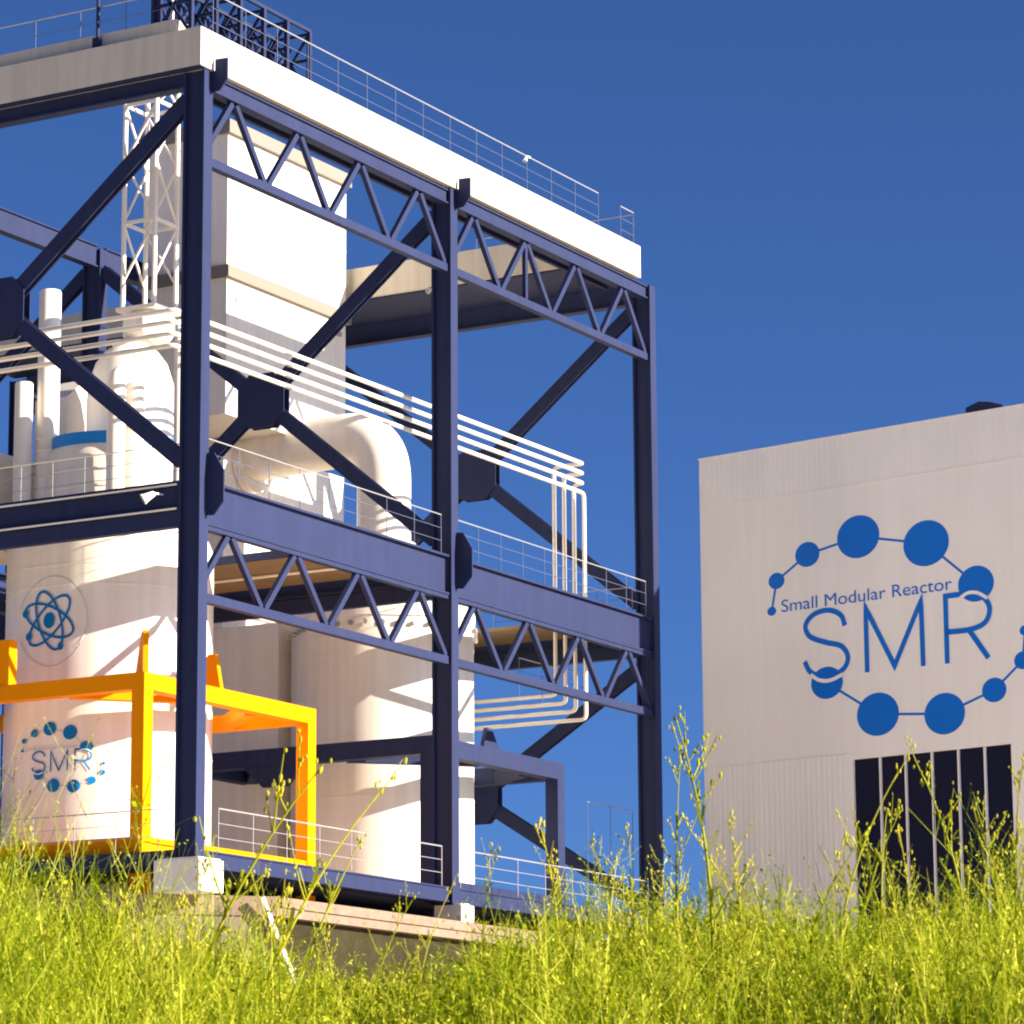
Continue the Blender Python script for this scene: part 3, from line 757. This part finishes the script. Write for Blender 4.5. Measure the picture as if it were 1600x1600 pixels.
# ================================================================== GRASS
rng = np.random.default_rng(7)
def hmap(e):
    """height of the meadow along the bank, low where the slab shows"""
    x = [-2.2, -1.47, -1.1, -0.78, -0.68, -0.62, -0.37, -0.18, -0.08, 0.09, 0.37, 0.64, 0.83, 1.01, 1.19, 1.38, 2.2]
    y = [0.42, 0.40, 0.35, 0.31, 0.20, 0.12, 0.08, 0.10, 0.17, 0.21, 0.19, 0.175, 0.175, 0.17, 0.21, 0.27, 0.30]
    return np.interp(e, x, y)
def weeds(count, nmin, nmax, hs=1.0, B=9, K=4):
    """branched wispy weeds: stem, side twigs, tiny leaves and seed scales"""
    n0 = rng.uniform(nmin, nmax, count); e0 = along(n0)
    z0 = np.array([ground_z(float(a), float(b)) for a, b in zip(e0, n0)])
    H = hmap(e0 / n0 * 10) * np.clip(rng.lognormal(-0.12, 0.33, count), 0.3, 1.7) * hs
    base = np.stack([e0, n0, z0], 1); up = np.array([0, 0, 1.0])
    th = rng.uniform(0, 2*np.pi, count); d = np.stack([np.cos(th), np.sin(th), 0*th], 1)
    lean = np.abs(rng.normal(0, 0.33, count))
    def axis(t):                                   # t: (count,) or (count,1..)
        return base + d * (lean * H * t ** 1.6)[:, None] + up * (H * t * (1 - 0.12 * lean))[:, None]
    def ribbon(pts, w0, w1):
        S = len(pts) - 1; c = pts[0].shape[0]
        ph = rng.uniform(0, 2*np.pi, c); sd = np.stack([np.cos(ph), np.sin(ph), 0*ph], 1); V = []
        for i, p in enumerate(pts):
            w = w0 + (w1 - w0) * i / S
            V += [p - sd * w / 2, p + sd * w / 2]
        return np.stack(V, 1), np.array([[2*i, 2*i+1, 2*i+3, 2*i+2] for i in range(S)])
    tone = np.clip(rng.normal(0.48, 0.27, count) + 0.17 * np.sin(e0 * 6.1 + n0 * 2.3) * np.sin(n0 * 3.1 + 1), 0.02, 0.98)
    out = [(*ribbon([axis(np.full(count, i / 4)) for i in range(5)], 0.0042, 0.0014), np.clip(tone + .08, 0, 1))]
    for b_ in range(B):
        t = rng.uniform(0.18, 0.97, count); p = axis(t)
        a = rng.uniform(0, 2*np.pi, count); el = rng.normal(0.85, 0.25, count)
        v = np.stack([np.cos(a) * np.cos(el), np.sin(a) * np.cos(el), np.sin(el)], 1)
        L = (H * rng.uniform(0.14, 0.36, count) * (1.15 - 0.6 * t))[:, None]
        q = [p, p + v * L * .55, p + v * L + up * L * .12]
        out.append((*ribbon(q, 0.0028, 0.0010), tone))
        for k in range(K):
            s_ = rng.uniform(0.25, 1.05, count)[:, None]
            c = p + v * L * s_ + up * L * .12 * s_ ** 2
            r1 = rng.normal(size=(count, 3)) + v * 1.2; r1 /= np.linalg.norm(r1, axis=1)[:, None]
            r2 = np.cross(r1, rng.normal(size=(count, 3))); r2 /= np.linalg.norm(r2, axis=1)[:, None]
            l = (rng.gamma(3.0, 0.0022, count) + 0.002)[:, None]; w = l * rng.uniform(.12, .32, count)[:, None]
            V = np.stack([c, c + r1 * l * .5 + r2 * w, c + r1 * l, c + r1 * l * .5 - r2 * w], 1)
            out.append((V, np.array([[0, 1, 2, 3]]), np.clip(tone + rng.normal(0.06, 0.16, count), 0, 1)))
    return out
def along(n0):
    """spread along the bank, thinning out a few metres either side"""
    c = len(n0); u = rng.uniform(-1, 1, c); w = 0.165 * n0 + 0.7
    far = rng.uniform(0, 1, c) < 0.36
    return np.where(far, np.sign(u) * (w + np.abs(u) * 3.4), u * w)
def field(count, nmin, nmax, hs, w, curl, tint_mu):
    n0 = rng.uniform(nmin, nmax, count)
    e0 = along(n0)
    z0 = np.array([ground_z(float(a), float(b)) for a, b in zip(e0, n0)])
    k = e0 / n0 * 10
    h = hmap(k) * rng.lognormal(0, 0.30, count) * hs
    th = rng.uniform(0, 2 * np.pi, count); lean = np.abs(rng.normal(0, curl, count)) + 0.1
    ph = rng.uniform(0, 2 * np.pi, count)
    base = np.stack([e0, n0, z0], 1)
    d = np.stack([np.cos(th), np.sin(th), np.zeros(count)], 1)
    s = np.stack([np.cos(ph), np.sin(ph), np.zeros(count)], 1)
    ww = w * rng.uniform(0.6, 1.4, count)
    S = 4; V = []
    for i in range(S + 1):
        t = i / S
        c = base + d * (lean * h * t ** 1.8)[:, None] + np.array([0, 0, 1.0]) * (h * (t - 0.28 * lean * t ** 2.2))[:, None]
        wd = (ww * (1 - t ** 1.6) + 0.0004)[:, None]
        V.append(c - s * wd / 2); V.append(c + s * wd / 2)
    V = np.stack(V, 1)                                     # count, 2(S+1), 3
    F = np.array([[2*i, 2*i+1, 2*i+3, 2*i+2] for i in range(S)])
    tint = np.clip(rng.normal(tint_mu, 0.22, count), 0, 1)
    tint = np.clip(tint + 0.12 * np.sin(e0 * 9 + n0 * 4), 0, 1)
    return V, F, tint
def leaflets(count, nmin, nmax, size):
    """small leaves and seed scales that thicken the weeds"""
    n0 = rng.uniform(nmin, nmax, count); e0 = along(n0)
    z0 = np.array([ground_z(float(a), float(b)) for a, b in zip(e0, n0)])
    hh = hmap(e0 / n0 * 10) * np.clip(rng.beta(2.0, 1.6, count) * 1.15, 0.1, 1.3)
    c = np.stack([e0, n0, z0 + hh], 1)
    def rv():
        q = rng.normal(size=(count, 3)); return q / np.linalg.norm(q, axis=1)[:, None]
    a = rv(); b_ = rv(); b_ -= a * (a * b_).sum(1)[:, None]; b_ /= np.linalg.norm(b_, axis=1)[:, None]
    L = (size * rng.uniform(0.5, 1.6, count))[:, None]
    V = np.stack([c - a * L, c + b_ * L * 0.30, c + a * L, c - b_ * L * 0.30], 1)
    F = np.array([[0, 1, 2, 3]])
    return V, F, np.clip(rng.normal(0.60, 0.25, count), 0, 1)
def straws(count):
    """pale dry stalks lying among the green"""
    n0 = rng.uniform(5.6, 10.5, count); e0 = along(n0)
    z0 = np.array([ground_z(float(a), float(b)) for a, b in zip(e0, n0)])
    base = np.stack([e0, n0, z0], 1); th = rng.uniform(0, 2*np.pi, count)
    d = np.stack([np.cos(th), np.sin(th), 0*th], 1); L = (hmap(e0 / n0 * 10) * rng.uniform(.6, 1.3, count))[:, None]
    ln = np.abs(rng.normal(.5, .35, count))[:, None]; sd = np.stack([-np.sin(th + 1), np.cos(th + 1), 0*th], 1)
    V = []
    for i in range(5):
        t = i / 4; c = base + d * ln * L * t ** 1.5 + np.array([0, 0, 1.0]) * L * (t - .2 * ln * t * t); w = 0.0040 * (1 - .7 * t)
        V += [c - sd * w, c + sd * w]
    return [(np.stack(V, 1), np.array([[2*i, 2*i+1, 2*i+3, 2*i+2] for i in range(4)]), np.clip(rng.normal(.93, .08, count), 0, 1))]
def bank_arr(V):
    o = np.array([EYE.x, EYE.y, 0.0]); de = np.array(DE); dn = np.array(DN)
    return o + V[..., 0:1] * de + V[..., 1:2] * dn + V[..., 2:3] * np.array([0, 0, 1.0])
def mesh_from(sets, name, mat):
    VV = []; LL = []; TT = []; off = 0; nq = 0
    for V, F, tint in sets:
        c, k = V.shape[0], V.shape[1]
        VV.append(bank_arr(V).reshape(-1, 3))
        idx = (np.arange(c)[:, None, None] * k + F[None]) + off
        LL.append(idx.reshape(-1, 4)); TT.append(np.repeat(tint, k)); off += c * k
    VV = np.concatenate(VV); LL = np.concatenate(LL); TT = np.concatenate(TT).astype(np.float32)
    me = bpy.data.meshes.new(name)
    me.vertices.add(len(VV)); me.vertices.foreach_set("co", VV.astype(np.float32).ravel())
    me.loops.add(LL.size); me.loops.foreach_set("vertex_index", LL.ravel().astype(np.int32))
    me.polygons.add(len(LL)); me.polygons.foreach_set("loop_start", (np.arange(len(LL)) * 4).astype(np.int32))
    me.polygons.foreach_set("loop_total", np.full(len(LL), 4, np.int32))
    at_ = me.attributes.new("tint", 'FLOAT', 'POINT'); at_.data.foreach_set("value", TT)
    me.update(calc_edges=True); me.validate()
    me.materials.append(mat)
    o = bpy.data.objects.new(name, me); COL.objects.link(o); return o
gr = mesh_from([field(42000, 5.2, 12.0, 0.95, 0.0046, 0.55, 0.46), leaflets(30000, 5.5, 11.5, 0.0075)]
               + weeds(7600, 5.4, 12.0, 1.0) + weeds(1250, 8.0, 11.5, 1.4, 12, 5) + straws(1300), "grass", GRASS)
gr["kind"] = "stuff"; tag(gr, "dense yellow-green grass and low weeds covering the bank in front", "grass")

# tall weed stalks that rise out of the meadow, each one a plant of its own
def weed_proto(seed, h):
    r_ = random.Random(seed); v = {"stem": MB(), "seed_head": MB(), "leaf": MB()}
    bend = Vector((r_.uniform(-.35, .35), r_.uniform(-.15, .15), 0))
    def pt(t): return Vector((bend.x * h * t ** 2, bend.y * h * t ** 2, h * t))
    v["stem"].tube([pt(i / 8) for i in range(9)], 0.0052, 6, True, 0.0016)
    for k in range(r_.randint(6, 10)):
        t = r_.uniform(0.35, 0.97); p = pt(t); L = h * r_.uniform(.10, .30) * (1.15 - t * .5)
        a = r_.uniform(0, 6.28); d = Vector((math.cos(a), math.sin(a) * .8, r_.uniform(.6, 1.5))).normalized()
        q = [p + d * (L * i / 4) + Vector((0, 0, 0.25 * L * (i / 4) ** 2)) for i in range(5)]
        v["stem"].tube(q, 0.0022, 4, True, 0.0010)
        for j in range(r_.randint(3, 7)):
            tt = r_.uniform(.35, 1.05); c = p + d * (L * tt) + Vector((r_.gauss(0, .006), r_.gauss(0, .006), .25 * L * tt * tt + r_.gauss(0, .006)))
            v["seed_head"].ball(c, r_.uniform(.0020, .0044), 5, (1, 1, r_.uniform(1.0, 2.2)))
    for j in range(r_.randint(3, 6)):
        v["seed_head"].ball(pt(1.0) + Vector((r_.gauss(0, .008), r_.gauss(0, .008), r_.gauss(0, .010))), r_.uniform(.0022, .0042), 5, (1, 1, 1.8))
    for k in range(r_.randint(10, 16)):
        t = r_.uniform(0.08, 0.8); p = pt(t); a = r_.uniform(0, 6.28); L = h * r_.uniform(.10, .24) * (1.1 - t)+.02
        d = Vector((math.cos(a), math.sin(a), r_.uniform(.3, 1.2))).normalized(); s = d.cross(Vector((0, 0, 1))).normalized() * r_.uniform(.0025, .0045)
        q0, q1, q2 = p, p + d * L * .55 + Vector((0, 0, .02)), p + d * L
        v["leaf"].add([q0 - s, q0 + s, q1 + s, q1 - s, q2], [(0, 1, 2, 3), (3, 2, 4)])
    return v
def add_tint(o, vals):
    a = o.data.attributes.new("tint", 'FLOAT', 'POINT'); a.data.foreach_set("value", np.array(vals, dtype=np.float32))
protos = []
for i in range(9):
    root = bpy.data.objects.new("weed_stalk", None); root.empty_display_size = .05
    pr = weed_proto(100 + i, 0.55); j = 0.05 * ((i * 37) % 5 - 2)
    st = pr["stem"].build("stem", WEED); add_tint(st, [.55 + j] * len(pr["stem"].v)); COL.objects.unlink(st)
    fo = MB(); fo.v = list(pr["seed_head"].v); fo.f = list(pr["seed_head"].f); fo.sm = list(pr["seed_head"].sm)
    fo.add(pr["leaf"].v, pr["leaf"].f)
    fm = fo.build("leaves_and_seed_heads", WEED); add_tint(fm, [.70 + j] * len(pr["seed_head"].v) + [.5 + j] * len(pr["leaf"].v)); COL.objects.unlink(fm)  # leaves and seed heads merged into one mesh
    protos.append((root, [st, fm]))
# (along the bank at 10 m, distance, height above the ground, lean)
STALKS = [(0.555, 9.8, .79, .10), (0.47, 10.2, .62, -.05), (0.62, 9.5, .52, .2), (-0.98, 9.4, .92, .16), (-0.78, 9.4, .84, .20), (-0.95, 9.8, .58, -.1), (-0.68, 9.6, .66, .25),
          (-0.88, 9.2, .50, .0), (-1.17, 9.7, .52, -.06), (-1.10, 10.2, .46, .1), (-1.42, 9.9, .42, -.2), (-1.30, 9.5, .36, .1), (-0.42, 9.7, .40, .05),
          (-0.28, 9.5, .38, -.03), (-0.09, 10.0, .47, -.12), (0.02, 9.7, .38, .1), (0.13, 9.8, .57, .05), (0.20, 10.3, .40, -.1), (0.30, 9.6, .52, .06),
          (0.36, 9.9, .48, -.1), (0.70, 10.1, .48, -.25), (0.80, 9.6, .50, .15), (0.92, 9.9, .60, .02), (0.97, 10.3, .50, .06), (1.06, 9.8, .52, -.1),
          (1.12, 10.0, .46, .12), (1.30, 10.1, .66, .05), (1.38, 9.6, .60, .12), (1.44, 9.9, .66, -.06), (1.50, 10.2, .52, .1),
          (-0.56, 9.9, .34, -.2), (-0.36, 10.1, .30, .2)]
rr = random.Random(5)
spots = [(k * n / 10, n, h, ln) for k, n, h, ln in STALKS]
for i in range(46):
    k = rr.uniform(-1.5, 1.5)
    if -0.62 < k < -0.2 and rr.random() < .7: k += 0.9
    n = rr.uniform(8.8, 11.2); spots.append((k * n / 10, n, float(hmap(k)) * rr.uniform(1.1, 1.6), rr.uniform(-.3, .3)))
yaw_c = math.atan2(DE.y, DE.x)
for i, (e, n, h, ln) in enumerate(spots):
    root, lst = protos[i % 9]
    r2 = root.copy(); COL.objects.link(r2)
    r2.location = bank(e, n, ground_z(e, n) - 0.02)
    s = h / 0.55
    r2.scale = (s * .85, s * .85, s)
    r2.rotation_euler = (0, ln, yaw_c + (math.pi if i >= len(STALKS) and rr.random() < .4 else 0) + rr.uniform(-.4, .4))
    if r2.rotation_euler.z - yaw_c > 1.5: r2.rotation_euler.y = -ln
    r2["category"] = "weed"; r2["group"] = "weed stalks along the bank"
    r2["label"] = "thin yellow-green weed stalk with small seed heads rising out of the grass"
    for p in lst:
        c = p.copy(); COL.objects.link(c); c.parent = r2
for root, lst in protos:
    for p in lst: bpy.data.objects.remove(p)
    bpy.data.objects.remove(root)

# ================================================================== small signs by the base
def trefoil(c, lab, r=0.17):
    t = thing("warning_sign", lab, "sign", c)
    c = Vector(c); b = MB()
    b.tube([c, c + Vector((-0.03, 0, 0))], r, 20, False); b.build("plate", principled("yellow_sign_paint", (0.85, 0.55, 0.01), 0.5), t)
    b = MB(); o = Vector((-0.034, 0, 0))
    for k in range(3):
        a0 = R(60 + 120 * k); pts = []
        for rr_, rng_ in ((r * .86, range(0, 7)), (r * .28, range(6, -1, -1))):
            for i in rng_:
                a = a0 + R(10 * i); pts.append(c + o + Vector((0, -rr_ * math.cos(a), rr_ * math.sin(a))))
        b.prism(pts, (-0.006, 0, 0))
    b.tube([c + o, c + o + Vector((-0.006, 0, 0))], r * .18, 12, False)
    b.build("trefoil", BLACKM, t)
    MB().box(c.x + 0.001, c.x + 0.05, c.y - .03, c.y + .03, c.z - 0.55, c.z + .1).build("stake", GALV, t)
trefoil((0.02, 5.88, 0.64), "round yellow and black trefoil warning sign on the low left railing")
